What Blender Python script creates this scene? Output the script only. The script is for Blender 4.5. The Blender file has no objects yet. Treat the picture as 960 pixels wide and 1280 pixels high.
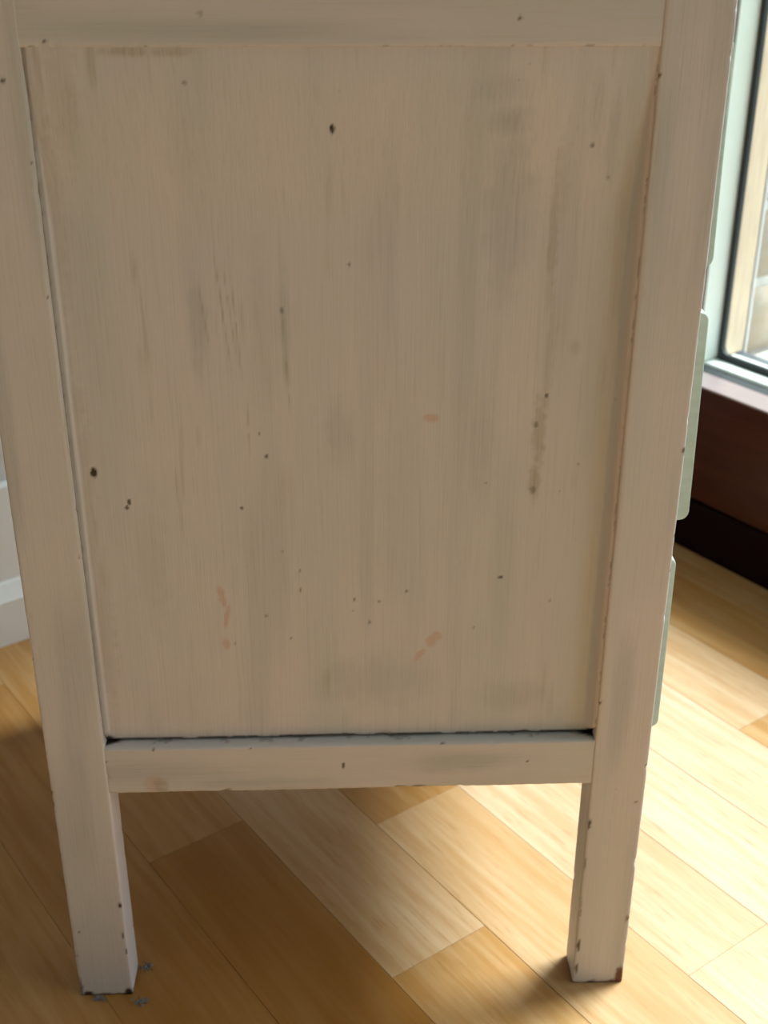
import bpy, math, random
import numpy as np
from mathutils import Vector, Matrix

scene = bpy.context.scene
C = scene.collection
# ------------------------------------------------------------------ camera
cam_d = bpy.data.cameras.new('camera')
cam = bpy.data.objects.new('camera', cam_d); C.objects.link(cam)
cam_d.sensor_fit = 'VERTICAL'; cam_d.sensor_height = 36.0
cam_d.lens = 1603.4 / 1280 * 36.0
cam_d.clip_start = 0.01
R_ = Vector((0.99939713, -0.034636, 0.00239409)); U_ = Vector((0.01353394, 0.45215726, 0.89183555)); F_ = Vector((0.03197212, 0.89126548, -0.45235343))
M = Matrix((R_, U_, -F_)).transposed().to_4x4()
M.translation = Vector((0.15527956, -0.5402352, 0.58506989))
cam.matrix_world = M
cam_d.dof.use_dof = True; cam_d.dof.focus_distance = 0.60; cam_d.dof.aperture_fstop = 13.0
scene.camera = cam
# ------------------------------------------------------------------ view and sky
scene.view_settings.view_transform = 'Standard'; scene.view_settings.look = 'None'
scene.view_settings.gamma = 1; scene.view_settings.use_curve_mapping = False
scene.view_settings.exposure = -0.03
SKY = 2.75
wld = bpy.data.worlds.new('overcast_sky'); scene.world = wld; wld.use_nodes = True
wn = wld.node_tree; wn.nodes.clear()
tc = wn.nodes.new('ShaderNodeTexCoord'); sx = wn.nodes.new('ShaderNodeSeparateXYZ')
cr = wn.nodes.new('ShaderNodeValToRGB'); bg = wn.nodes.new('ShaderNodeBackground'); wo = wn.nodes.new('ShaderNodeOutputWorld')
cr.color_ramp.elements[0].position = 0.0; cr.color_ramp.elements[0].color = (0.64, 0.71, 0.78, 1)
cr.color_ramp.elements[1].position = 0.9; cr.color_ramp.elements[1].color = (0.90, 0.96, 1.0, 1)
wn.links.new(tc.outputs['Generated'], sx.inputs[0]); wn.links.new(sx.outputs['Z'], cr.inputs[0])
wn.links.new(cr.outputs[0], bg.inputs[0]); bg.inputs[1].default_value = SKY; wn.links.new(bg.outputs[0], wo.inputs[0])

# hazy sun: the bright patch of cloud beyond the garden side
sun_d = bpy.data.lights.new('hazy_sun', 'SUN'); sun_d.energy = 9.6; sun_d.angle = math.radians(25); sun_d.color = (.84, .93, 1.0)
sun = bpy.data.objects.new('hazy_sun', sun_d); C.objects.link(sun)
SUN_EL, SUN_AZ = math.radians(51), math.radians(34.06 - 2)
sv = Vector((math.cos(SUN_AZ)*math.cos(SUN_EL), math.sin(SUN_AZ)*math.cos(SUN_EL), math.sin(SUN_EL)))
sun.rotation_euler = sv.to_track_quat('Z', 'Y').to_euler(); sun.location = sv*6

# room frame: local X = towards the garden (window normal), local Y = along the window wall
PHI = math.radians(34.0564)
RM = Matrix.Rotation(PHI, 4, 'Z')
# light portals (guide the sky light through the two openings, give off nothing themselves)
def portal(a, b0, b1, z0, z1, flip=False, axis='n'):
    l = bpy.data.lights.new('sky_portal', 'AREA'); l.shape = 'RECTANGLE'; l.size = abs(b1-b0); l.size_y = z1-z0
    l.cycles.is_portal = True
    o = bpy.data.objects.new('sky_portal', l); C.objects.link(o)
    if axis == 'n':
        m = Matrix.Translation((a, (b0+b1)/2, (z0+z1)/2)) @ Matrix.Rotation(math.radians(90), 4, 'Y') @ Matrix.Rotation(math.radians(90), 4, 'Z')
        if flip: m = Matrix.Translation((a, (b0+b1)/2, (z0+z1)/2)) @ Matrix.Rotation(math.radians(-90), 4, 'Y') @ Matrix.Rotation(math.radians(90), 4, 'Z')
    else:
        m = Matrix.Translation(((b0+b1)/2, a, (z0+z1)/2)) @ Matrix.Rotation(math.radians(-90), 4, 'X')
    o.matrix_world = RM @ m
WB0, WB1, WZ0, WZ1 = -2.0, 0.214, 0.163, 2.1
RB0, RA0, RB1, RA1, RH = -2.7, -2.4, 0.396, 0.697, 2.45       # room extents in the room frame
portal(0.95, WB0-.1, WB1+.02, WZ0, WZ1)

# ------------------------------------------------------------------ materials
def new_mat(name):
    m = bpy.data.materials.new(name); m.use_nodes = True; nt = m.node_tree
    return m, nt, nt.nodes['Principled BSDF']
def N(nt, t, **k):
    n = nt.nodes.new(t)
    for a, b in k.items(): setattr(n, a, b)
    return n
def lk(nt, a, b): nt.links.new(a, b)
def coords(nt, scale, rot=(0,0,0), use='Object'):
    t = N(nt, 'ShaderNodeTexCoord'); mp = N(nt, 'ShaderNodeMapping')
    mp.inputs['Scale'].default_value = scale; mp.inputs['Rotation'].default_value = rot
    lk(nt, t.outputs[use], mp.inputs[0]); return mp.outputs[0]
def noise(nt, vec, scale, detail=4, rough=.55):
    n = N(nt, 'ShaderNodeTexNoise'); n.inputs['Scale'].default_value = scale; n.inputs['Detail'].default_value = detail
    n.inputs['Roughness'].default_value = rough; lk(nt, vec, n.inputs['Vector']); return n.outputs['Fac']
def ramp(nt, fac, stops):
    r = N(nt, 'ShaderNodeValToRGB'); e = r.color_ramp.elements
    while len(e) < len(stops): e.new(0.5)
    for i, (p, c) in enumerate(stops):
        e[i].position = p; e[i].color = (*c, 1) if len(c) == 3 else c
    lk(nt, fac, r.inputs[0]); return r.outputs[0]
def mix(nt, f, a, b, mode='MIX'):
    m = N(nt, 'ShaderNodeMix', data_type='RGBA', blend_type=mode)
    for s, v in ((0, f), (6, a), (7, b)):
        if hasattr(v, 'is_linked'): lk(nt, v, m.inputs[s])
        elif isinstance(v, (int, float)): m.inputs[s].default_value = v
        else: m.inputs[s].default_value = (*v, 1)
    return m.outputs[2]
def math_(nt, op, a, b):
    m = N(nt, 'ShaderNodeMath', operation=op)
    for s, v in ((0, a), (1, b)):
        if hasattr(v, 'is_linked'): lk(nt, v, m.inputs[s])
        else: m.inputs[s].default_value = v
    return m.outputs[0]
def bump(nt, b, h, strength, dist=.001):
    n = N(nt, 'ShaderNodeBump'); n.inputs['Strength'].default_value = strength; n.inputs['Distance'].default_value = dist
    lk(nt, h, n.inputs['Height']); lk(nt, n.outputs[0], b.inputs['Normal'])
def plain(name, col, rough=.5, metal=0., nscale=None, var=.08, stretch=(1,1,1)):
    m, nt, b = new_mat(name)
    b.inputs['Roughness'].default_value = rough; b.inputs['Metallic'].default_value = metal
    v = coords(nt, stretch); f = noise(nt, v, nscale or 30)
    lk(nt, ramp(nt, f, [(.3, tuple(c*(1-var) for c in col)), (.7, tuple(min(1, c*(1+var)) for c in col))]), b.inputs['Base Color'])
    bump(nt, b, f, .15, .0005)
    return m

def paint_mat(name, grain='Z', A=(.66,.61,.62), B=(.60,.585,.58), Cc=(.70,.63,.63)):
    """old brushed paint; colour attribute 'wear': R bare wood, grime and painted shade of hollows, G grey rub, B pink or olive stain, A unused"""
    m, nt, b = new_mat(name)
    st = {'Z': (9, 9, .8), 'X': (.8, 9, 9), 'Y': (9, .8, 9)}[grain]
    fine = {'Z': (90, 90, 2.2), 'X': (2.2, 90, 90), 'Y': (90, 2.2, 90)}[grain]
    v = coords(nt, st); vf = coords(nt, fine); v0 = coords(nt, (1, 1, 1))
    broad = noise(nt, v, 3.0, 3, .6); fin = noise(nt, vf, 9.0, 5, .65); cloud = noise(nt, v0, 9.0, 3, .5)
    col = ramp(nt, broad, [(.32, B), (.5, A), (.68, Cc)])
    col = mix(nt, ramp(nt, cloud, [(.42, (0,0,0)), (.66, (.75,.75,.75))]), col, tuple(.5*x+.5*y for x, y in zip(A, B)))
    col = mix(nt, ramp(nt, fin, [(.30, (.30,.30,.30)), (.46, (0,0,0))]), col, (.52,.47,.41))
    at = N(nt, 'ShaderNodeAttribute', attribute_name='wear_shade'); s = N(nt, 'ShaderNodeSeparateColor'); lk(nt, at.outputs['Color'], s.inputs[0])
    at2 = N(nt, 'ShaderNodeAttribute', attribute_name='stain'); s2 = N(nt, 'ShaderNodeSeparateColor'); lk(nt, at2.outputs['Color'], s2.inputs[0])
    mod = math_(nt, 'MULTIPLY', s.outputs[1], ramp(nt, fin, [(.30, (1,1,1)), (.65, (.55,.55,.55))]))
    col = mix(nt, mod, col, (.34,.36,.36))
    col = mix(nt, s.outputs[2], col, (.60,.32,.23))
    col = mix(nt, math_(nt, 'MULTIPLY', s2.outputs[0], ramp(nt, fin, [(.30, (1,1,1)), (.62, (.45,.45,.45))])), col, (.34,.28,.19))
    col = mix(nt, s2.outputs[1], col, (.13,.045,.022))
    col = mix(nt, s.outputs[0], col, (.035,.022,.016))
    lk(nt, col, b.inputs['Base Color'])
    b.inputs['Roughness'].default_value = .5; b.inputs['Specular IOR Level'].default_value = .35
    h = math_(nt, 'SUBTRACT', fin, math_(nt, 'MULTIPLY', s.outputs[0], .8))
    bump(nt, b, h, .35, .0004)
    return m
PAINT_V = paint_mat('chipped_white_paint', 'Z')
PAINT_H = paint_mat('chipped_white_paint_rail', 'X')
PAINT_D = paint_mat('chipped_white_paint_side', 'Y')
SAGE = plain('sage_green_paint', (.42,.50,.42), .45, 0, 40, .1, (1, 1, 4))
DARKWOOD = plain('bare_dark_wood', (.09,.045,.025), .7, 0, 60, .3, (1, 12, 1))
KNOB = plain('worn_brass', (.55,.42,.22), .35, 1., 80, .1)

def floor_mat():
    m, nt, b = new_mat('lacquered_beech_parquet')
    oi = N(nt, 'ShaderNodeObjectInfo')
    t = N(nt, 'ShaderNodeTexCoord'); off = N(nt, 'ShaderNodeVectorMath', operation='ADD')
    cmb = N(nt, 'ShaderNodeCombineXYZ'); r7 = math_(nt, 'MULTIPLY', oi.outputs['Random'], 37.0)
    lk(nt, r7, cmb.inputs[0]); lk(nt, math_(nt, 'MULTIPLY', oi.outputs['Random'], 91.0), cmb.inputs[1])
    lk(nt, t.outputs['Object'], off.inputs[0]); lk(nt, cmb.outputs[0], off.inputs[1])
    def mp(sc, rz=0):
        q = N(nt, 'ShaderNodeMapping'); q.inputs['Scale'].default_value = sc; q.inputs['Rotation'].default_value = (0, 0, rz)
        lk(nt, off.outputs[0], q.inputs[0]); return q.outputs[0]
    grain = noise(nt, mp((70, 5, 70), .10), 1.6, 5, .6)
    fleck = noise(nt, mp((420, 42, 420), .05), 1.0, 2, .5)
    broad = noise(nt, mp((14, 2.2, 14), .12), 1.0, 3, .5)
    tone = N(nt, 'ShaderNodeAttribute', attribute_name='tone', attribute_type='OBJECT')
    # tone 0 pale pinkish beech .. 1 richer orange
    base = ramp(nt, tone.outputs['Fac'], [(0, (.62,.46,.32)), (.5, (.53,.32,.14)), (1, (.36,.15,.022))])
    dark = ramp(nt, tone.outputs['Fac'], [(0, (.56,.38,.23)), (.5, (.44,.22,.065)), (1, (.28,.105,.010))])
    col = mix(nt, ramp(nt, grain, [(.40, (1,1,1)), (.62, (0,0,0))]), base, dark)
    col = mix(nt, ramp(nt, broad, [(.38, (.5,.5,.5)), (.6, (0,0,0))]), col, dark)
    col = mix(nt, ramp(nt, fleck, [(.28, (.38,.38,.38)), (.42, (0,0,0))]), col, (.36,.17,.06))
    lk(nt, col, b.inputs['Base Color'])
    b.inputs['Roughness'].default_value = .30
    lk(nt, ramp(nt, grain, [(.3, (.34,.34,.34)), (.7, (.44,.44,.44))]), b.inputs['Roughness'])
    b.inputs['Specular IOR Level'].default_value = .32
    bump(nt, b, grain, .08, .0003)
    return m
FLOORM = floor_mat()

def wood(name, c0, c1, rough, stretch, spec=.25):
    m, nt, b = new_mat(name)
    f = noise(nt, coords(nt, stretch), 4, 5, .6)
    lk(nt, ramp(nt, f, [(.3, c0), (.7, c1)]), b.inputs['Base Color']); b.inputs['Roughness'].default_value = rough
    b.inputs['Specular IOR Level'].default_value = spec
    bump(nt, b, f, .1, .0005); return m
MAHOG = wood('varnished_mahogany', (.030,.006,.003), (.062,.014,.006), .26, (12, 1, 12))
MAHOGD = wood('near_black_mahogany', (.006,.0015,.0012), (.011,.003,.002), .6, (12, 1, 12), .06)  # toe board colour, much darker than the apron
WALLM = plain('matt_white_wall', (.66,.66,.65), .9, 0, 120, .03)
SKIRT = plain('white_gloss_skirting', (.86,.86,.86), .25, 0, 20, .02)
CEIL = plain('white_ceiling', (.70,.70,.70), .9, 0, 80, .02)
ALU = plain('pale_lacquered_frame', (.84,.92,.86), .3, 0., 20, .02)  # white frame; green of the lawn's reflection put into the colour
RUBBER = plain('black_rubber_gasket', (.022,.028,.030), .6, 0, 50, .1)
GREYM = plain('weathered_grey_metal', (.18,.20,.22), .4, .5, 60, .25)
TAN = plain('tan_outer_wood_frame', (.72,.56,.40), .6, 0, 20, .15, (8, 8, 1))
STONE = plain('pale_sill_stone', (.56,.52,.45), .8, 0, 25, .12)
MORTAR = plain('white_lime_mortar', (.72,.71,.68), .9, 0, 60, .1)
SLAB = plain('patio_stone', (.25,.24,.21), .85, 0, 14, .15)
GRASS = plain('lawn_grass', (.10,.24,.06), .9, 0, 25, .4)
EARTH = plain('garden_soil', (.16,.12,.08), .95, 0, 15, .3)
def brick_mat():
    m, nt, b = new_mat('buff_stock_brick'); oi = N(nt, 'ShaderNodeObjectInfo')
    f = noise(nt, coords(nt, (1,1,1)), 55, 5, .65)
    c = ramp(nt, oi.outputs['Random'], [(0, (.55,.44,.32)), (.4, (.48,.37,.27)), (.7, (.60,.53,.42)), (1, (.52,.49,.44))])
    c = mix(nt, ramp(nt, f, [(.35, (0,0,0)), (.7, (.8,.8,.8))]), c, (.56,.52,.46))
    lk(nt, c, b.inputs['Base Color']); b.inputs['Roughness'].default_value = .9; bump(nt, b, f, .8, .002); return m
BRICK = brick_mat()
DUST = plain('grey_lint', (.20,.21,.23), 1., 0, 300, .3)
def glass_mat():
    m, nt, b = new_mat('window_glass'); nt.nodes.remove(b)
    out = nt.nodes['Material Output']; tr = N(nt, 'ShaderNodeBsdfTransparent'); gl = N(nt, 'ShaderNodeBsdfGlossy'); mx = N(nt, 'ShaderNodeMixShader')
    tr.inputs[0].default_value = (.95, .975, .96, 1); gl.inputs['Roughness'].default_value = .02
    fr = N(nt, 'ShaderNodeFresnel'); fr.inputs[0].default_value = 1.5
    ge = N(nt, 'ShaderNodeNewGeometry'); lk(nt, math_(nt, 'MULTIPLY', fr.outputs[0], math_(nt, 'SUBTRACT', 1.0, ge.outputs['Backfacing'])), mx.inputs[0]); lk(nt, tr.outputs[0], mx.inputs[1]); lk(nt, gl.outputs[0], mx.inputs[2]); lk(nt, mx.outputs[0], out.inputs['Surface'])
    return m
GLASS = glass_mat()

# ------------------------------------------------------------------ mesh helpers
rng = np.random.default_rng(7)
def vnoise(P, scale, seed=0):
    """smooth value noise on points P (n,3)"""
    Q = P*scale + seed*17.31; I = np.floor(Q).astype(np.int64); F = Q - I; F = F*F*(3-2*F)
    def h(i, j, k):
        x = (i*374761393 + j*668265263 + k*2147483647 + seed*1274126177) & 0x7fffffff
        x = ((x ^ (x >> 13))*1274126177) & 0x7fffffff
        return ((x ^ (x >> 16)) & 0xffff)/65535.0
    r = 0
    for a in (0, 1):
        for b in (0, 1):
            for c in (0, 1):
                w = (F[:,0] if a else 1-F[:,0])*(F[:,1] if b else 1-F[:,1])*(F[:,2] if c else 1-F[:,2])
                r = r + w*h(I[:,0]+a, I[:,1]+b, I[:,2]+c)
    return r
def fb(P, s, seed=0): return (vnoise(P, s, seed) + .5*vnoise(P, s*2.1, seed+1) + .25*vnoise(P, s*4.3, seed+2))/1.75

def link(name, me, mat, parent=None):
    me.materials.append(mat) if mat and not me.materials else None
    o = bpy.data.objects.new(name, me); C.objects.link(o)
    if parent: o.parent = parent
    return o
def grid_box(lo, hi, res):
    """box surface as a welded grid; res = (rx,ry,rz) spacing"""
    lo = np.array(lo, float); hi = np.array(hi, float)
    n = [max(1, int(round((hi[i]-lo[i])/res[i]))) for i in range(3)]
    idx = {}; verts = []; faces = []
    def gid(I):
        key = (I[..., 0]*(n[1]+1) + I[..., 1])*(n[2]+1) + I[..., 2]; return key
    allk = []; quads = []
    for ax in range(3):
        u, v = [a for a in range(3) if a != ax]
        for side in (0, 1):
            uu, vv = np.meshgrid(np.arange(n[u]+1), np.arange(n[v]+1), indexing='ij')
            I = np.zeros(uu.shape+(3,), np.int64); I[..., ax] = n[ax]*side; I[..., u] = uu; I[..., v] = vv
            K = gid(I); q = np.stack([K[:-1,:-1], K[1:,:-1], K[1:,1:], K[:-1,1:]], -1).reshape(-1, 4)
            flip = (side == 0) != (ax == 1)
            if flip: q = q[:, ::-1]
            quads.append(q); allk.append(K.ravel())
    K = np.unique(np.concatenate(allk)); Q = np.searchsorted(K, np.concatenate(quads))
    iz = K % (n[2]+1); iy = (K//(n[2]+1)) % (n[1]+1); ix = K//((n[2]+1)*(n[1]+1))
    P = np.stack([lo[0]+(hi[0]-lo[0])*ix/n[0], lo[1]+(hi[1]-lo[1])*iy/n[1], lo[2]+(hi[2]-lo[2])*iz/n[2]], -1)
    return P, Q
def mesh_np(name, P, Q):
    me = bpy.data.meshes.new(name)
    me.vertices.add(len(P)); me.vertices.foreach_set('co', P.astype(np.float32).ravel())
    me.loops.add(Q.size); me.loops.foreach_set('vertex_index', Q.astype(np.int32).ravel())
    me.polygons.add(len(Q)); me.polygons.foreach_set('loop_start', np.arange(0, Q.size, 4, dtype=np.int32))
    me.polygons.foreach_set('loop_total', np.full(len(Q), 4, np.int32))
    me.update(calc_edges=True); me.validate(); return me
def set_attr(me, name, R, G, B):
    a = me.color_attributes.new(name, 'FLOAT_COLOR', 'POINT')
    a.data.foreach_set('color', np.stack([R, G, B, np.ones_like(R)], -1).astype(np.float32).ravel())
def smooth01(x, a, b):
    t = np.clip((x-a)/(b-a), 0, 1); return t*t*(3-2*t)
def blob(P, x, z, rx, rz, ang=0, jag=.35, seed=3, ns=420, soft=.25):
    """mask of an irregular mark at (x,z) in the plane of the chest's side"""
    dx = P[:,0]-x; dz = P[:,2]-z; c, s = math.cos(ang), math.sin(ang)
    u = (dx*c+dz*s)/rx; v = (-dx*s+dz*c)/rz
    d = np.sqrt(u*u+v*v); near = d < 2.6
    out = np.zeros(len(P))
    if near.any():
        q = d[near] + (fb(P[near], ns, seed)-.5)*2*jag
        out[near] = 1-smooth01(q, 1-soft, 1+soft)
    return out

def painted(name, lo, hi, res, mat, parent, r=.0012, wear_shade=.35, marks=None, seed=1, chip_edges=1.0, warp=.00035, shape=None):
    """a painted board with softened, knocked edges; paint chipped off to dark wood where the edge noise is high"""
    lo = np.array(lo, float); hi = np.array(hi, float)
    P, Q = grid_box(lo, hi, res)
    inner_lo = lo + r; inner_hi = hi - r
    Cl = np.clip(P, inner_lo, inner_hi); D = P - Cl; L = np.linalg.norm(D, axis=1)
    nax = (np.abs(D) > 1e-9).sum(1); edge = nax >= 2
    Nn = D/np.maximum(L, 1e-9)[:, None]
    P2 = Cl + Nn*r
    # distance to the nearest edge line (second smallest distance to the faces)
    dist = np.sort(np.minimum(P-lo, hi-P), axis=1)[:, 1]
    nz = fb(P, 120, seed); nz2 = fb(P, 420, seed+5)
    knock = smooth01(.0035-dist, 0, .0035)*smooth01(nz, .66, .85)*.0010 + smooth01(.002-dist, 0, .002)*(nz2-.4)*.0003
    P2 = P2 - Nn*knock[:, None] + Nn*((fb(P, 28, seed+9)-.5)*2*warp)[:, None]
    if shape: P2 = shape(P, P2)
    me = mesh_np(name, P2, Q)
    chip = smooth01(.0022-dist, 0, .0012)*smooth01(nz2*.5+nz*.5, .70-.10*chip_edges, .74-.10*chip_edges)*(chip_edges > 0)
    R = chip*.0; G = np.zeros(len(P)); B = np.zeros(len(P)); O = np.zeros(len(P)); W = chip*.9
    if marks:
        m = marks(P); R = np.maximum(R, m.get('R', 0)); G = np.maximum(G, m.get('G', 0)); B = np.maximum(B, m.get('B', 0)); O = np.maximum(O, m.get('O', 0)); W = np.maximum(W, m.get('W', 0))
    set_attr(me, 'wear_shade', R, G, B); set_attr(me, 'stain', O, W, O*0)
    me.polygons.foreach_set('use_smooth', np.ones(len(Q), bool))
    return link(name, me, mat, parent)

def box_np(lo, hi, bev=0.0):
    """plain box (8 verts) or bevelled top box (16 verts) as (verts, faces)"""
    x0, y0, z0 = lo; x1, y1, z1 = hi
    if bev <= 0:
        v = [(x0,y0,z0),(x1,y0,z0),(x1,y1,z0),(x0,y1,z0),(x0,y0,z1),(x1,y0,z1),(x1,y1,z1),(x0,y1,z1)]
        f = [(3,2,1,0),(4,5,6,7),(0,1,5,4),(1,2,6,5),(2,3,7,6),(3,0,4,7)]
        return v, f
    b = bev
    v = [(x0+b,y0+b,z0),(x1-b,y0+b,z0),(x1-b,y1-b,z0),(x0+b,y1-b,z0),
         (x0,y0,z0+b),(x1,y0,z0+b),(x1,y1,z0+b),(x0,y1,z0+b),
         (x0,y0,z1-b),(x1,y0,z1-b),(x1,y1,z1-b),(x0,y1,z1-b),
         (x0+b,y0+b,z1),(x1-b,y0+b,z1),(x1-b,y1-b,z1),(x0+b,y1-b,z1)]
    f = [(3,2,1,0),(12,13,14,15)]
    for k in range(3):
        for i in range(4):
            j = (i+1) % 4; f.append((4*k+i, 4*k+j, 4*k+4+j, 4*k+4+i))
    return v, f
def box(name, lo, hi, mat, parent=None, bev=0.0, rot=None, segs=None):
    v, f = box_np(lo, hi, bev); me = bpy.data.meshes.new(name); me.from_pydata(v, [], f); me.update()
    o = link(name, me, mat, parent)
    if rot is not None and parent is None: o.matrix_world = rot
    return o
def prism(name, prof, y0, y1, mat, parent=None, rot=None):
    """profile in (x,z) extruded along y"""
    n = len(prof); v = [(x, y0, z) for x, z in prof] + [(x, y1, z) for x, z in prof]
    f = [tuple(range(n))[::-1], tuple(range(n, 2*n))] + [(i, (i+1) % n, n+(i+1) % n, n+i) for i in range(n)]
    me = bpy.data.meshes.new(name); me.from_pydata(v, [], f); me.update()
    import bmesh
    bm = bmesh.new(); bm.from_mesh(me); bmesh.ops.recalc_face_normals(bm, faces=bm.faces); bm.to_mesh(me); bm.free()
    o = link(name, me, mat, parent)
    if rot is not None and parent is None: o.matrix_world = rot
    return o
def structure(o): o['kind'] = 'structure'; return o

# ------------------------------------------------------------------ room shell (room frame)
T = .2
floor = structure(box('floor', (RA0, RB0, -.06), (RA1+.01, RB1+.01, -.0115), DARKWOOD, rot=RM))
structure(box('ceiling', (RA0-T, RB0-T, RH), (RA1+T+.1, RB1+T, RH+.1), CEIL, rot=RM))
structure(box('wall_back', (RA0-T, RB0-T, -.06), (RA1+T, RB0, RH), WALLM, rot=RM))
wl_ = structure(box('wall_left', (RA0-T, RB1+.004, -.06), (RA1+T, RB1+T, RH), WALLM, rot=RM))
structure(box('wall_front', (RA0-T, RB0, -.06), (RA0, RB1+.004, RH), WALLM, rot=RM))
# window wall: pieces round the opening
wr_v, wr_f = [], []
for lo, hi in (((RA1+.012, RB0, -.06), (RA1+T, WB0-.05, RH)), ((RA1+.012, WB0-.05, WZ1+.06), (RA1+T, WB1+.05, RH)),
               ((RA1+.012, WB1+.0185, -.06), (RA1+T-.09, RB1+.004, RH)), ((RA1+.012, WB0-.05, -.06), (RA1+.10, WB1+.05, .145))):
    v, f = box_np(lo, hi); k = len(wr_v); wr_v += v; wr_f += [tuple(k+i for i in q) for q in f]
me = bpy.data.meshes.new('wall_right'); me.from_pydata(wr_v, [], wr_f); me.update()
o = link('wall_right', me, WALLM); o.matrix_world = RM; structure(o)

# left skirting: plinth with a bevelled ledge, flat board above
prof = [(0, 0), (0, .139), (-.004, .1395), (-.0075, .137), (-.0075, .054), (-.010, .053), (-.016, .043), (-.018, .040), (-.018, 0)]
# profile coordinates: first = along local Y (towards the wall), second = z
n = len(prof); v = [(RA0, RB1+.004+p, z) for p, z in prof] + [(RA1-.002, RB1+.004+p, z) for p, z in prof]
f = [tuple(range(n)), tuple(range(n, 2*n))[::-1]] + [(i, n+i, n+(i+1) % n, (i+1) % n) for i in range(n)]
me = bpy.data.meshes.new('baseboard_left'); me.from_pydata(v, [], f); me.update()
o = link('baseboard_left', me, SKIRT); o.matrix_world = RM; structure(o)

# ---- parquet strips, each its own object under the floor
W_ = .0712; N0 = .0823
known = {-1: [(-.42, .33)], -2: [(-.25, .40)], -3: [(-.40, .10)], 0: [(-.62, .0767), (.0767, .46)], 1: [(-.50, -.095), (-.095, .38)], 2: [(-.40, .0196), (.0196, .46)],
         3: [(-.58, -.196), (-.196, .23)], 4: [(-.30, .11)], 5: [(-.36, .02)], 6: [(-.054, .40), (-.50, -.054)], 7: [(-.10, .30)]}
tones = {(0, 0): .84, (0, 1): .62, (1, 0): .55, (1, 1): .33, (2, 0): .38, (2, 1): .7, (-2, 0): .66, (-3, 0): .9, (3, 0): .15, (3, 1): .2, (4, 0): .1, (5, 0): .12, (6, 0): .3, (6, 1): .6, (7, 0): .6, (-1, 0): .78}  # strip variation, plus shade put in as deeper rows, sunlight as paler rows
rnd = random.Random(11)
strips = []
mesh_cache = {}
def strip_mesh(L):
    k = round(L, 3)
    if k not in mesh_cache:
        g = .00006
        v, f = box_np((-W_/2+g, -k/2+g, -.0115), (W_/2-g, k/2-g, 0), .00025)
        # only the top bevel matters: keep the foot square
        me = bpy.data.meshes.new('floor_strip'); me.from_pydata(v, [], f); me.update(); me.materials.append(FLOORM); mesh_cache[k] = me
    return mesh_cache[k]
row0 = int(math.floor((RA0-N0)/W_)); row1 = int(math.ceil((RA1-N0)/W_))
rest_v, rest_f = [], []
for k in range(row0, row1):
    a0 = N0+k*W_; a1 = a0+W_
    if a1 > RA1+.012: a1 = RA1+.012
    segs = list(known.get(k, []))
    lo = min([s[0] for s in segs], default=None); hi = max([s[1] for s in segs], default=None)
    allsegs = [(s, tones.get((k, i), None)) for i, s in enumerate(segs)]
    if lo is None:
        lo = hi = -.35 + rnd.uniform(-.2, .2)
    while hi < RB1:
        L = rnd.choice([.26, .30, .36, .42, .48]); allsegs.append(((hi, hi+L), None)); hi += L
    while lo > RB0:
        L = rnd.choice([.26, .30, .36, .42, .48]); allsegs.append(((lo-L, lo), None)); lo -= L
    for (b0, b1), tn in allsegs:
        b0 = max(b0, RB0); b1 = min(b1, RB1)
        if b1-b0 < .01: continue
        ca, cb = (a0+a1)/2, (b0+b1)/2
        near = ca > -.45 and cb > -.75
        if tn is None: tn = min(1, max(0, rnd.gauss(.5, .28)))
        if near and a1-a0 > W_-.001:
            o = bpy.data.objects.new('floor_strip', strip_mesh(b1-b0)); C.objects.link(o)
            o.parent = floor; o.location = (ca, cb, rnd.uniform(-.0001, .0001)); o['tone'] = float(tn)
        else:
            v, f = box_np((a0+.0002, b0+.0002, -.0115), (a1-.0002, b1-.0002, 0), .0004)
            q = len(rest_v); rest_v += v; rest_f += [tuple(q+i for i in t) for t in f]
me = bpy.data.meshes.new('parquet_field'); me.from_pydata(rest_v, [], rest_f); me.update()
o = link('parquet_field', me, FLOORM, floor); o['kind'] = 'stuff'; o['tone'] = .45

# ------------------------------------------------------------------ window and its wooden base (room frame)
win = bpy.data.objects.new('window_1', None); C.objects.link(win); win.matrix_world = RM; structure(win)
B0, B1 = WB0, WB1
def wp(name, lo, hi, mat, bev=.0006): return box(name, lo, hi, mat, win, bev)
PINK = plain('sill_sky_sheen', (.34,.26,.25), .3, 0, 30, .06, (12, 1, 1))  # sky reflection on the mahogany ledge put into a pale pink colour
wp('apron_board', (RA1, B0-.05, .052), (RA1+.011, RB1-.02, .1625), MAHOG, .001)
wp('toe_board', (RA1-.004, B0-.05, 0.0005), (RA1+.011, RB1-.02, .051), MAHOGD, .001)
wp('inner_ledge', (RA1-.0005, B0-.05, .1455), (.727, B1+.05, .1612), MAHOG, .0008)
wp('ledge_sheen', (RA1-.0005, B0-.05, .1613), (.727, B1+.05, .163), PINK, .0005)
wp('frame_jamb', (RA1+.001, B1+.0005, .1632), (.80, B1+.018, WZ1), MAHOG, .001)
wp('frame_jamb', (RA1+.001, B0-.055, .1632), (.80, B0-.0005, WZ1), MAHOG, .001)
wp('frame_head', (RA1+.001, B0-.055, WZ1+.0005), (.80, B1+.055, WZ1+.06), MAHOG, .001)
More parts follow.
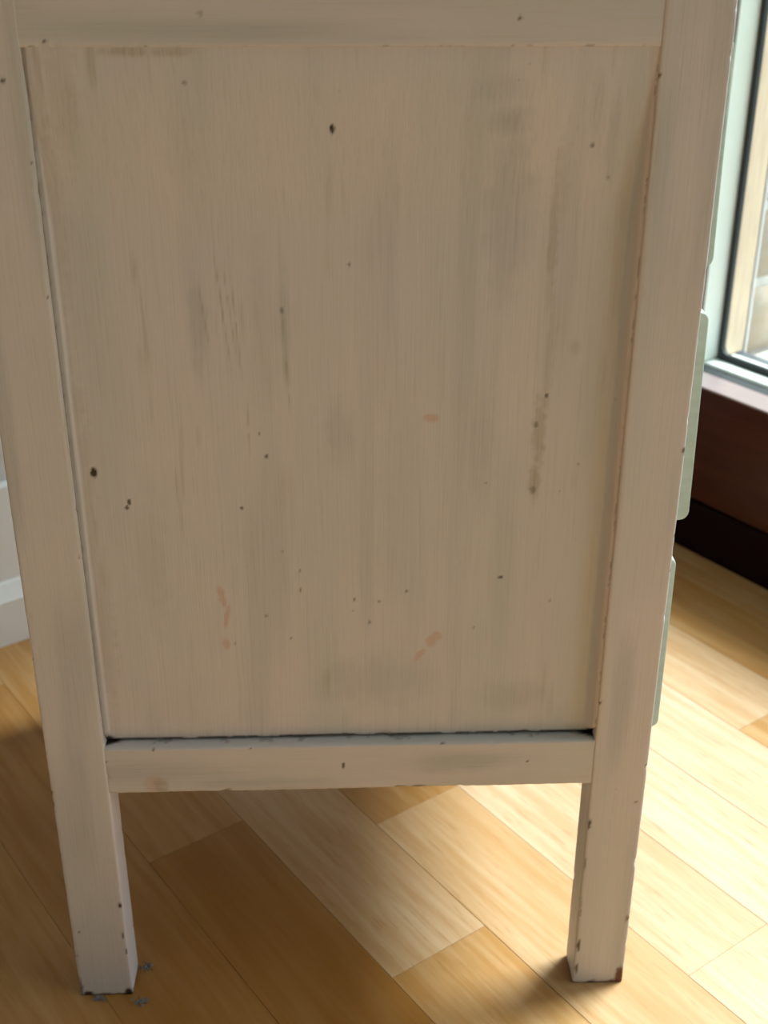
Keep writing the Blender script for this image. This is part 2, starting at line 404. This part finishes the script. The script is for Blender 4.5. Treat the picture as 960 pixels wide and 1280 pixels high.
# draught seal, pale glazing beads, gaskets
wp('draught_seal', (.7272, B0, .1455), (.7415, B1, .1628), RUBBER, .0004)
for lo, hi in (((.7417, B0, .146), (.7595, B1-.0002, .1655)), ((.7337, B1-.0035, .1657), (.7595, B1-.0002, WZ1)),
               ((.7337, B0, .1657), (.7595, B0+.0035, WZ1)), ((.7337, B0+.0036, WZ1-.004), (.7595, B1-.0036, WZ1))):
    wp('glazing_bead', lo, hi, ALU, .0012)
for lo, hi in (((.7597, B0+.002, .150), (.7645, B1-.004, .1715)), ((.7597, B1-.0085, .1717), (.7645, B1-.004, WZ1-.006)),
               ((.7597, B0+.002, .1717), (.7645, B0+.008, WZ1-.006))):
    wp('gasket', lo, hi, RUBBER, .0008)
# rounded corner of the gasket
n = 6; prof = [(B1-.0085, .1715)] + [(B1-.0085-.008*(1-math.cos(t)) , .1715+.008*(1-math.sin(t))) for t in [math.pi/2*i/n for i in range(n+1)]]
v = [(.7598, b, z) for b, z in prof] + [(.7644, b, z) for b, z in prof]; m_ = len(prof)
f = [tuple(range(m_)), tuple(range(m_, 2*m_))[::-1]] + [(i, m_+i, m_+(i+1) % m_, (i+1) % m_) for i in range(m_)]
me = bpy.data.meshes.new('gasket_corner'); me.from_pydata(v, [], f); me.update(); link('gasket_corner', me, RUBBER, win)
for y0, y1 in ((-.80, B1-.004), (B0, -.86)):
    wp('glass_pane', (.7650, y0+.001, .1655), (.7690, y1-.001, WZ1-.006), GLASS, 0)
wp('mullion', (.735, -.858, .1657), (.80, -.802, WZ1-.006), MAHOG, .001)
# outside of the frame: pale ledge, grey threshold, tan cheek, stone sill
wp('outer_ledge', (.7695, B0, .146), (.789, B1, .163), ALU, .0008)
wp('outer_threshold', (.7892, B0, .140), (.8060, B1+.02, .1612), GREYM, .001)
wp('outer_cheek', (.7697, B1+.0002, .1632), (.7995, B1+.0004+.001, WZ1), TAN, 0)
wp('outer_cheek', (.7697, B1-.0015, .1640), (.7995, B1-.0001, WZ1), TAN, .0003)
wp('reveal_strip', (.8125, B1+.006, .1505), (.8150, B1+.0122, WZ1), SKIRT, .0006)  # thin white upright strip on the reveal
wp('stone_sill', (.8062, B0-.05, .110), (.975, B1+.011, .150), STONE, .002)
wp('outer_upstand', (RA1+.1005, B0-.05, -.06), (.94, B1+.012, .1095), MORTAR, .001)

# outside: brick reveal, patio, lawn (room frame)
reveal = bpy.data.objects.new('brick_reveal', None); C.objects.link(reveal); reveal.matrix_world = RM; structure(reveal)
reveal.name = 'wall_outside'
box('mortar_bed', (.8005, B1+.016, -.06), (.925, B1+.25, 2.4), MORTAR, reveal, 0)
rb = random.Random(5)
def brick_mesh(kind):
    L = (.1025, .215)[kind]
    me = bpy.data.meshes.new('brick'); 
    P, Q = grid_box((0, 0, 0), (L, .1025 if kind else .215, .065), (L/3, .05, .022))
    Nn = P - np.array([L/2, .08, .0325]); P = P + (fb(P, 60, 40+kind)[:, None]-.5)*.006*np.sign(Nn)
    me = mesh_np('brick', P, Q); me.materials.append(BRICK); return me
bm0, bm1 = brick_mesh(0), brick_mesh(1)
for c in range(31):
    z = .0025+.075*c
    o = bpy.data.objects.new('brick', bm0); C.objects.link(o); o.parent = reveal
    o.location = (.8165+rb.uniform(-.003, .003), B1+.0125+rb.uniform(-.0015, .0015), z); o.rotation_euler = (0, 0, rb.uniform(-.01, .01))
gd = structure(box('ground_outside', (.70, -6, -.20), (14, 9, -.0905), EARTH, rot=RM))
pat = bpy.data.objects.new('patio', None); C.objects.link(pat); pat.matrix_world = RM; pat['label'] = 'pale stone slab patio outside the window'; pat['category'] = 'patio'
me = bpy.data.meshes.new('paving_slab'); v, f = box_np((0.004, 0.004, -.0), (.596, .396, .04), .004); me.from_pydata(v, [], f); me.update(); me.materials.append(SLAB)
for i in range(3):
    for j in range(-8, 8):
        o = bpy.data.objects.new('paving_slab', me); C.objects.link(o); o.parent = pat; o.location = (.99+.6*i, j*.4+(.2 if i % 2 else 0), -.09)
lawn = box('lawn', (2.80, -5.5, -.09), (12, 8, -.045), GRASS, rot=RM); lawn['label'] = 'green lawn beyond the patio slabs'; lawn['category'] = 'lawn'

# ------------------------------------------------------------------ the chest of drawers
D = .302; WX = .315; LW = .0303; LT = .0222; ZT = .552
chest = bpy.data.objects.new('chest_of_drawers', None); C.objects.link(chest)
chest['label'] = 'small white-painted wooden chest with pale green drawer fronts, chipped square legs, standing on parquet'; chest['category'] = 'chest of drawers'

CH = [(0.1529, 0.4867, 0.0009, 0.00189), (0.0391, 0.3299, 0.00144, 0.00231), (0.0542, 0.3143, 0.00074, 0.00147), (0.0529, 0.3113, 0.00074, 0.00105), (0.2616, 0.4794, 0.00102, 0.00092), (0.2698, 0.4657, 0.00074, 0.00084), (0.0937, 0.5053, 0.0009, 0.00084), (0.1593, 0.4283, 0.00066, 0.00076), (0.117, 0.3485, 0.00053, 0.00067), (0.1199, 0.3371, 0.00066, 0.00101), (0.1071, 0.3105, 0.00066, 0.00084), (0.1861, 0.2632, 0.00057, 0.00101), (0.1726, 0.2575, 0.00057, 0.00076), (0.2326, 0.2702, 0.00115, 0.00076), (0.1339, 0.2755, 0.00053, 0.00084), (0.1604, 0.2587, 0.00053, 0.00084), (0.2495, 0.366, 0.00074, 0.00092), (0.2668, 0.3314, 0.00066, 0.00067), (0.2577, 0.2564, 0.00057, 0.00076), (0.2231, 0.3219, 0.00057, 0.00059), (0.2202, 0.2412, 0.00061, 0.00084), (0.1165, 0.2502, 0.00057, 0.00084), (0.1294, 0.4079, 0.00082, 0.00126), (0.2455, 0.3517, 0.00098, 0.00126), (0.2458, 0.3182, 0.00131, 0.00168), (0.1284, 0.2368, 0.00057, 0.00059), (0.1595, 0.2522, 0.00041, 0.00059), (0.1678, 0.2455, 0.00049, 0.00168), (0.1336, 0.2646, 0.00049, 0.00126), (0.259, 0.3168, 0.00041, 0.0005), (0.1002, 0.2341, 0.00053, 0.00055), (0.1257, 0.2863, 0.00082, 0.00042)]
STRONG = [1., 1., .9, .9, .6, .35, .45, .7, .6, .8, .8, .7, .5, .8, .5, .7, .7, .4, .4, .4, .4, .5, .5, .5, .4, .6, .5, .5, .6, .4, .4, .4]
PK = [(0.1966, 0.3555, 0.00348, 0.00231, 0), (0.095, 0.2621, 0.00164, 0.00588, .15), (0.0971, 0.2506, 0.00123, 0.00672, -.2), (0.0958, 0.2341, 0.00205, 0.00294, 0), (0.2001, 0.2349, 0.00287, 0.00546, -.75), (0.1934, 0.226, 0.00164, 0.0042, -.7)]
GR = [(0.2271, 0.4893, 0.0082, 0.00588, 0.8), (0.2205, 0.5021, 0.01148, 0.00588, 0.45), (0.2281, 0.4527, 0.00902, 0.0336, 0.55), (0.0915, 0.4057, 0.0041, 0.0252, 0.6), (0.1303, 0.4035, 0.00205, 0.0252, 0.6), (0.1544, 0.3492, 0.00615, 0.0147, 0.4), (0.2615, 0.3891, 0.00287, 0.00336, 0.5), (0.2198, 0.3402, 0.00656, 0.0294, 0.35), (0.171, 0.2108, 0.0246, 0.01428, 0.4), (0.2416, 0.1994, 0.0164, 0.0084, 0.45), (0.2624, 0.4956, 0.00287, 0.01512, 0.4), (0.2704, 0.4793, 0.00246, 0.021, 0.4), (0.0625, 0.283, 0.00656, 0.0336, 0.3), (0.1211, 0.3962, 0.00574, 0.0378, 0.25), (0.2702, 0.3717, 0.00574, 0.0504, 0.3), (0.1826, 0.3072, 0.0082, 0.0504, 0.25), (0.0913, 0.4801, 0.00574, 0.0252, 0.2)]
OL = [(0.2481, 0.4421, 0.00205, 0.0273, 0.6), (0.2503, 0.3949, 0.00164, 0.0168, 0.4), (0.2493, 0.3758, 0.00205, 0.021, 0.5), (0.2472, 0.348, 0.00287, 0.0168, 0.9), (0.2463, 0.3233, 0.00246, 0.00924, 1.0), (0.0721, 0.5173, 0.01066, 0.00168, 0.9), (0.089, 0.5173, 0.01066, 0.00168, 0.7), (0.0439, 0.4995, 0.00574, 0.0252, 0.35), (0.033, 0.4606, 0.00574, 0.0504, 0.35), (0.0315, 0.318, 0.00656, 0.0672, 0.4), (0.036, 0.2471, 0.00492, 0.0504, 0.35), (0.2495, 0.4628, 0.00328, 0.0168, 0.3)]
REC = .0072
PX0, PX1, PZ0, PZ1 = LW, WX-.0296, .1762, .519
def panel_marks(P):
    R = np.zeros(len(P)); G = R.copy(); B = R.copy(); O = R.copy()
    for (x, z, rx, rz), s in zip(CH, STRONG): R = np.maximum(R, s*blob(P, x, z, rx*1.1, rz*1.1, 0, .3, 4, 900, .3))
    for i, (x, z, rx, rz, a) in enumerate(PK): B = np.maximum(B, .46*blob(P, x, z, rx, rz, a, .6, 8, 380, .3))
    for x, z, rx, rz, s in GR: G = np.maximum(G, s*.75*blob(P, x, z, rx, rz, 0, .45, 12, 160, .7))
    for x, z, rx, rz, s in OL: O = np.maximum(O, s*.75*blob(P, x, z, rx, rz, 0, .55, 15, 330, .55))
    # fine scratches running down the paint
    for x0, z0, x1, z1 in ((.101, .432, .1065, .372), (.1045, .428, .1085, .385), (.1075, .425, .1105, .375), (.1295, .41, .1315, .36), (.0935, .42, .0965, .39), (.112, .365, .1125, .335)):
        t = np.clip((P[:,2]-z1)/(z0-z1), 0, 1); xx = x1+(x0-x1)*t
        w = np.exp(-((P[:,0]-xx)/.00035)**2)*smooth01(P[:,2], z1-.004, z1+.01)*(1-smooth01(P[:,2], z0-.01, z0+.004))
        O = np.maximum(O, .7*w*smooth01(fb(P, 150, 30), .30, .5))
    # thin streaky stains, sparse
    S = P*np.array([260, 1, 16]); s1 = vnoise(S, 1.0, 51)*.6+vnoise(S*2.3, 1.0, 52)*.4
    area = fb(P, 14, 60)
    O = np.maximum(O, .45*smooth01(s1, .70, .86)*smooth01(area, .5, .66))
    G = np.maximum(G, .22*smooth01(vnoise(P*np.array([90, 1, 7]), 1.0, 71), .62, .9))
    # tiny specks
    O = np.maximum(O, .7*smooth01(vnoise(P, 480, 81), .93, .975)*smooth01(area, .5, .6))
    # grime in the seams; shade of the bottom corner hollows painted in
    dl = P[:,0]-PX0; dr = PX1-P[:,0]; db = P[:,2]-PZ0; dt = PZ1-P[:,2]; nn = fb(P, 260, 91)
    R = np.maximum(R, .6*(1-smooth01(dl, .0004, .0009))*smooth01(nn, .60, .68)*smooth01(P[:,2], .22, .30))
    O = np.maximum(O, .75*(1-smooth01(dl, .0008, .0030)))
    R = np.maximum(R, (.30+.25*nn)*(1-smooth01(dl, .0007, .0016)))
    R = np.maximum(R, .4*(1-smooth01(dr, .0003, .0009))*smooth01(nn, .56, .64))
    B = np.maximum(B, .20*(1-smooth01(dr, .002, .0045)))
    R = np.maximum(R, .95*(1-smooth01(db, .0004, .0016))*smooth01(nn, .30, .42))
    c = np.minimum(dl, dr)
    R = np.maximum(R, (1-smooth01(np.hypot(np.maximum(c, 0), db*1.6), .003, .0062)))
    G = np.maximum(G, .35*(1-smooth01(db, .001, .008)))
    B = np.maximum(B, .05*(1-smooth01(dt, .001, .006)))
    return dict(R=R, G=G, B=B, O=O)
def panel_shape(P, P2):
    # old paint and filler rounding the panel into the frame at the sides and the top
    dl = P[:,0]-PX0; dr = PX1-P[:,0]; dt = PZ1-P[:,2]; front = P[:,1] < REC+.001
    up = np.maximum(np.maximum((REC-.0010)*(1-smooth01(dr, .0006, .0060)), .0052*(1-smooth01(dl, .0002, .0022))), (REC-.0006)*(1-smooth01(dt, -.004, .075)))
    up = up*smooth01(P[:,2], PZ0, PZ0+.008)
    P2 = P2.copy(); P2[:,1] -= up*front; return P2
painted('side_panel', (PX0-.003, REC, PZ0), (PX1+.003, REC+.006, PZ1+.003), (.0008, .006, .0008), PAINT_V, chest, r=.0006, marks=panel_marks, chip_edges=0, warp=.0003, seed=3, shape=panel_shape)

def leg_marks(side):
    items = {0: [(.0288,.0684,.0007,.0022,1),(.0285,.0457,.0006,.0022,.9),(.0292,.0335,.0005,.002,.9),(.0047,.0015,.0026,.0020,1),(.0280,.0022,.0022,.0030,1),(.0107,.0142,.0003,.006,.8),(.0002,.14,.0007,.0012,.9),(.0043,.0495,.0007,.0006,.8),(.0010,.006,.001,.006,.8),(.0216,.5065,.0008,.0013,.9),(.0401,.5213,.001,.0007,.9)],
             1: [(.2868,.1192,.0006,.0045,1),(.2867,.0909,.0004,.006,.7),(.2868,.060,.0004,.012,.7),(.2871,.0299,.0008,.0045,1),(.2872,.0115,.0008,.004,.9),(.2993,.1424,.0009,.0005,.6),(.3109,.1335,.0010,.0005,.7),(.2945,.076,.0004,.0005,.6)]}[side]
    def fn(P):
        R = np.zeros(len(P)); W = R.copy(); front = P[:,1] < .0045
        for x, z, rx, rz, s in items: R = np.maximum(R, s*blob(P, x, z, rx, rz, 0, .4, 21, 800, .3)*front)
        # rusty bare wood round the foot
        nn = fb(P, 170, 33+side); foot = (1-smooth01(P[:,2]+(nn-.5)*.006, .0005, .0022)); W = np.maximum(W, foot)
        if side == 1:
            W = np.maximum(W, blob(P, .3130, .0045, .0030, .0075, 0, .4, 25, 500, .2)); W = np.maximum(W, .7*blob(P, .3135, .050, .0006, .004, 0, .4, 26, 500, .3))
        O = .55*((P[:,0] > LW-.0006) & (P[:,2] > .178) & (P[:,2] < .52)) if side == 0 else R*0  # olive tone darkens the window-lit return beside the panel
        G = .45*smooth01(vnoise(P*np.array([70, 70, 9]), 1.0, 77+side), .58, .9)
        if side == 1: G = np.maximum(G, .42*smooth01(P[:,2], .36, .50)*smooth01(fb(P*np.array([3, 1, .4]), 30, 93), .25, .6))
        # pinkish filler line next to the panel
        B = .22*smooth01(P[:,0], WX-.0296+.0035, WX-.0296)*(P[:,2] > .176) if side == 1 else R*0
        return dict(R=R, W=W, G=G, B=B, O=O)
    return fn
painted('leg', (0, 0, 0), (LW, LT, ZT), (.001, .0015, .0013), PAINT_V, chest, r=.0008, marks=leg_marks(0), seed=11, chip_edges=.25, warp=.0002)
painted('leg', (WX-.0296, 0, 0), (WX, LT, ZT), (.001, .0015, .0013), PAINT_V, chest, r=.0008, marks=leg_marks(1), seed=23, chip_edges=.35, warp=.0002)
painted('leg', (0, D-LT, 0), (LW, D, ZT), (.003, .003, .006), PAINT_V, chest, r=.0013, seed=31, chip_edges=.3)
painted('leg', (WX-.0296, D-LT, 0), (WX, D, ZT), (.003, .003, .006), PAINT_V, chest, r=.0013, seed=41, chip_edges=.3)

def rail_marks(P):
    R = np.zeros(len(P)); nn = fb(P, 200, 44); n2 = fb(P, 500, 46); front = P[:,1] < .012
    bot = P[:,2] < .1475
    R = np.maximum(R, blob(P, .1536, .162, .0004, .0018, .1, .3, 5, 800)); R = np.maximum(R, blob(P, .2505, .1623, .0007, .0006, 0, .3, 6, 800))
    for x, w in ((.1835, .0035), (.1935, .0050)): R = np.maximum(R, .95*blob(P, x, .1466, w, .0009, 0, .25, 7, 500)*front)
    for x, w in ((.272, .012), (.243, .006)): R = np.maximum(R, .6*blob(P, x, .1462, w, .0005, 0, .4, 7, 500)*front)
    R = np.maximum(R, .4*(P[:,2] > .1745)*smooth01(nn, .62, .70)*(P[:,1] > .004))
    cc = np.minimum(P[:,0]-LW, WX-.0296-P[:,0]); R = np.maximum(R, (P[:,2] > .174)*(1-smooth01(cc*.5+np.maximum(0, .0072-P[:,1]), .0025, .0048)))  # last mask paints the shade of the ledge's corner hollows
    O = .65*blob(P, .0575, .151, .004, .006, 0, .4, 9, 300)*front
    G = .5*smooth01(vnoise(P*np.array([10, 50, 90]), 1.0, 57), .45, .85)
    G = np.maximum(G, .55*blob(P, .215, .163, .022, .006, 0, .4, 10, 120, .6)*front); G = np.maximum(G, .45*blob(P, .11, .152, .035, .003, 0, .5, 10, 120, .6)*front)
    B = .35*blob(P, .054, .1525, .0045, .0055, 0, .4, 12, 200)*front
    return dict(R=R, O=O, G=G, B=B)
painted('bottom_rail', (LW-.0012, .0003, .1464), (WX-.0284, .0185, .1750), (.0012, .0016, .001), PAINT_H, chest, r=.0010, marks=rail_marks, seed=52, chip_edges=.25, warp=.00035)
def top_marks(P):
    R = blob(P, .2281, .5299, .0011, .0008, 0, .3, 5, 800)*.9; R = np.maximum(R, .4*blob(P, .1018, .5316, .0012, .0008, 0, .3, 5, 800))
    nn = fb(P, 260, 92)
    R = np.maximum(R, .5*(P[:,2] < .5195)*smooth01(nn, .60, .66)*(P[:,1] < .003))
    R = np.maximum(R, .9*blob(P, .040, .5213, .0011, .0006, -.5, .3, 5, 800))
    G = .5*smooth01(vnoise(P*np.array([9, 50, 80]), 1.0, 58), .45, .85)
    return dict(R=R, G=G)
painted('top_rail', (LW-.0026, .00025, .5190), (WX-.0270, .0185, ZT), (.0012, .002, .0012), PAINT_H, chest, r=.0003, marks=top_marks, seed=63, chip_edges=.0, warp=.0001)
# far side, back (left) and carcass
painted('side_panel', (PX0, D-REC-.006, .176), (PX1, D-REC, .519), (.01, .006, .01), PAINT_V, chest, r=.0006, chip_edges=0, seed=5)
painted('bottom_rail', (LW, D-.0185, .1464), (WX-.0298, D-.0004, .175), (.006, .006, .006), PAINT_H, chest, r=.001, seed=6, chip_edges=.2)
painted('top_rail', (LW, D-.0185, .5192), (WX-.0298, D-.0004, ZT), (.006, .006, .006), PAINT_H, chest, r=.001, seed=7, chip_edges=.2)
painted('back_panel', (.006, LT, .1464), (.014, D-LT, ZT), (.008, .01, .01), PAINT_V, chest, r=.0008, seed=8, chip_edges=0)
box('bottom_board', (.015, .0190, .150), (WX-.012, D-.0190, .158), DARKWOOD, chest, .0005)
painted('top_board', (-.008, -.008, ZT+.0003), (WX+.014, D+.008, ZT+.017), (.006, .006, .004), PAINT_H, chest, r=.003, seed=9, chip_edges=.3)
for z0, z1 in ((.1464, .164), (.272, .2905), (.4015, .4193), (.5215, ZT)):
    painted('drawer_rail', (WX-.019, LT+.0003, z0), (WX-.0005, D-LT-.0003, z1), (.006, .006, .004), PAINT_D, chest, r=.001, seed=int(z0*1000), chip_edges=.3)
# drawers: lipped sage green fronts standing proud of the frame
def drawer(z0, z1, xa, xb):
    """xa, xb: how far the face stands at the top and the bottom"""
    y0, y1 = LT+.0013, D-LT-.0013; r = .0045; k = 5
    P = []; prof = []
    def arc(cx, cz, a0, a1):
        for i in range(k+1):
            a = a0+(a1-a0)*i/k; prof.append((cx+r*math.cos(a), cz+r*math.sin(a)))
    prof.append((WX-.018, z0)); arc(xb-r, z0+r, -math.pi/2, 0); arc(xa-r, z1-r, 0, math.pi/2); prof.append((WX-.018, z1))
    o = prism('drawer', prof, y0, y1, SAGE, chest)
    mod = o.modifiers.new('edge', 'BEVEL'); mod.width = .0008; mod.segments = 2; mod.limit_method = 'ANGLE'
    # drawer box behind the front
    t = .008; w0, w1, xx0, xx1, zz0, zz1 = y0+.004, y1-.004, .022, WX-.0182, z0+.004, z1-.012
    vs, fs = [], []
    for lo, hi in (((xx0, w0, zz0), (xx1, w0+t, zz1)), ((xx0, w1-t, zz0), (xx1, w1, zz1)), ((xx0, w0+t, zz0), (xx0+t, w1-t, zz1)), ((xx0+t, w0+t, zz0), (xx1, w1-t, zz0+.004))):
        v, f = box_np(lo, hi); q = len(vs); vs += v; fs += [tuple(q+i for i in u) for u in f]
    me = bpy.data.meshes.new('drawer_box'); me.from_pydata(vs, [], fs); me.update(); link('drawer_box', me, DARKWOOD, o)
    # turned knob
    zc = (z0+z1)/2; xs = (xa+xb)/2
    pr = [(0, .006), (.004, .0055), (.009, .005), (.012, .009), (.017, .012), (.021, .0115), (.024, .007), (.025, 0)]
    vs, fs = [], []; S = 20
    for h, rr in pr:
        for i in range(S):
            a = 2*math.pi*i/S; vs.append((xs+h-.0005, D/2+rr*math.cos(a), zc+rr*math.sin(a)))
    for j in range(len(pr)-1):
        for i in range(S): fs.append((j*S+i, j*S+(i+1) % S, (j+1)*S+(i+1) % S, (j+1)*S+i))
    me = bpy.data.meshes.new('knob'); me.from_pydata(vs, [], fs); me.update(); me.polygons.foreach_set('use_smooth', [True]*len(fs)); link('knob', me, KNOB, o)
    return o
drawer(.1655, .2705, .3242, .3248)
drawer(.2920, .4000, .3258, .3275)
drawer(.4208, .5200, .3226, .3245)

# ------------------------------------------------------------------ lint and crumbs by the left foot
def tuft(x, y, s, label, seed):
    r2 = random.Random(seed); vs, fs = [], []
    for k in range(26):      # short curled fibres round a small core
        a = r2.uniform(0, 6.28); cx, cy = x+r2.gauss(0, s*.45), y+r2.gauss(0, s*.35); z = r2.uniform(.0002, s*.45); L = r2.uniform(.5, 1.2)*s; w = .00016
        pts = []
        for i in range(4):
            a += r2.uniform(-.7, .7); cx += math.cos(a)*L/3; cy += math.sin(a)*L/3; z = max(.0002, z+r2.uniform(-.3, .3)*s*.3); pts.append((cx, cy, z))
        q = len(vs)
        for p in pts: vs += [(p[0]-w, p[1], p[2]), (p[0]+w, p[1]-w, p[2]), (p[0], p[1]+w, p[2]+2*w)]
        for i in range(3):
            for j in range(3): fs.append((q+3*i+j, q+3*i+(j+1) % 3, q+3*i+3+(j+1) % 3, q+3*i+3+j))
    q = len(vs); S = 8
    for zz, rr in ((.0001, .55), (s*.28, .42), (s*.42, .12)):
        for i in range(S):
            a = 2*math.pi*i/S; k = rr*s*r2.uniform(.6, 1.15); vs.append((x+k*math.cos(a), y+k*.8*math.sin(a), zz))
    for j in range(2):
        for i in range(S): fs.append((q+j*S+i, q+j*S+(i+1) % S, q+(j+1)*S+(i+1) % S, q+(j+1)*S+i))
    fs.append(tuple(q+2*S+i for i in range(S)))
    me = bpy.data.meshes.new('dust_tuft'); me.from_pydata(vs, [], fs); me.update()
    o = link('dust_tuft', me, DUST); o['label'] = label; o['category'] = 'dust'; o['group'] = 'dust tufts round the left foot'
tuft(.0345, .0200, .0026, 'tiny grey dust tuft behind the left foot of the chest', 1)
tuft(.0355, -.0050, .0028, 'tiny grey dust tuft lying clear in front and right of the left foot', 2)
tuft(.0105, -.0028, .0024, 'tiny grey dust tuft squeezed against the front of the left foot', 3)
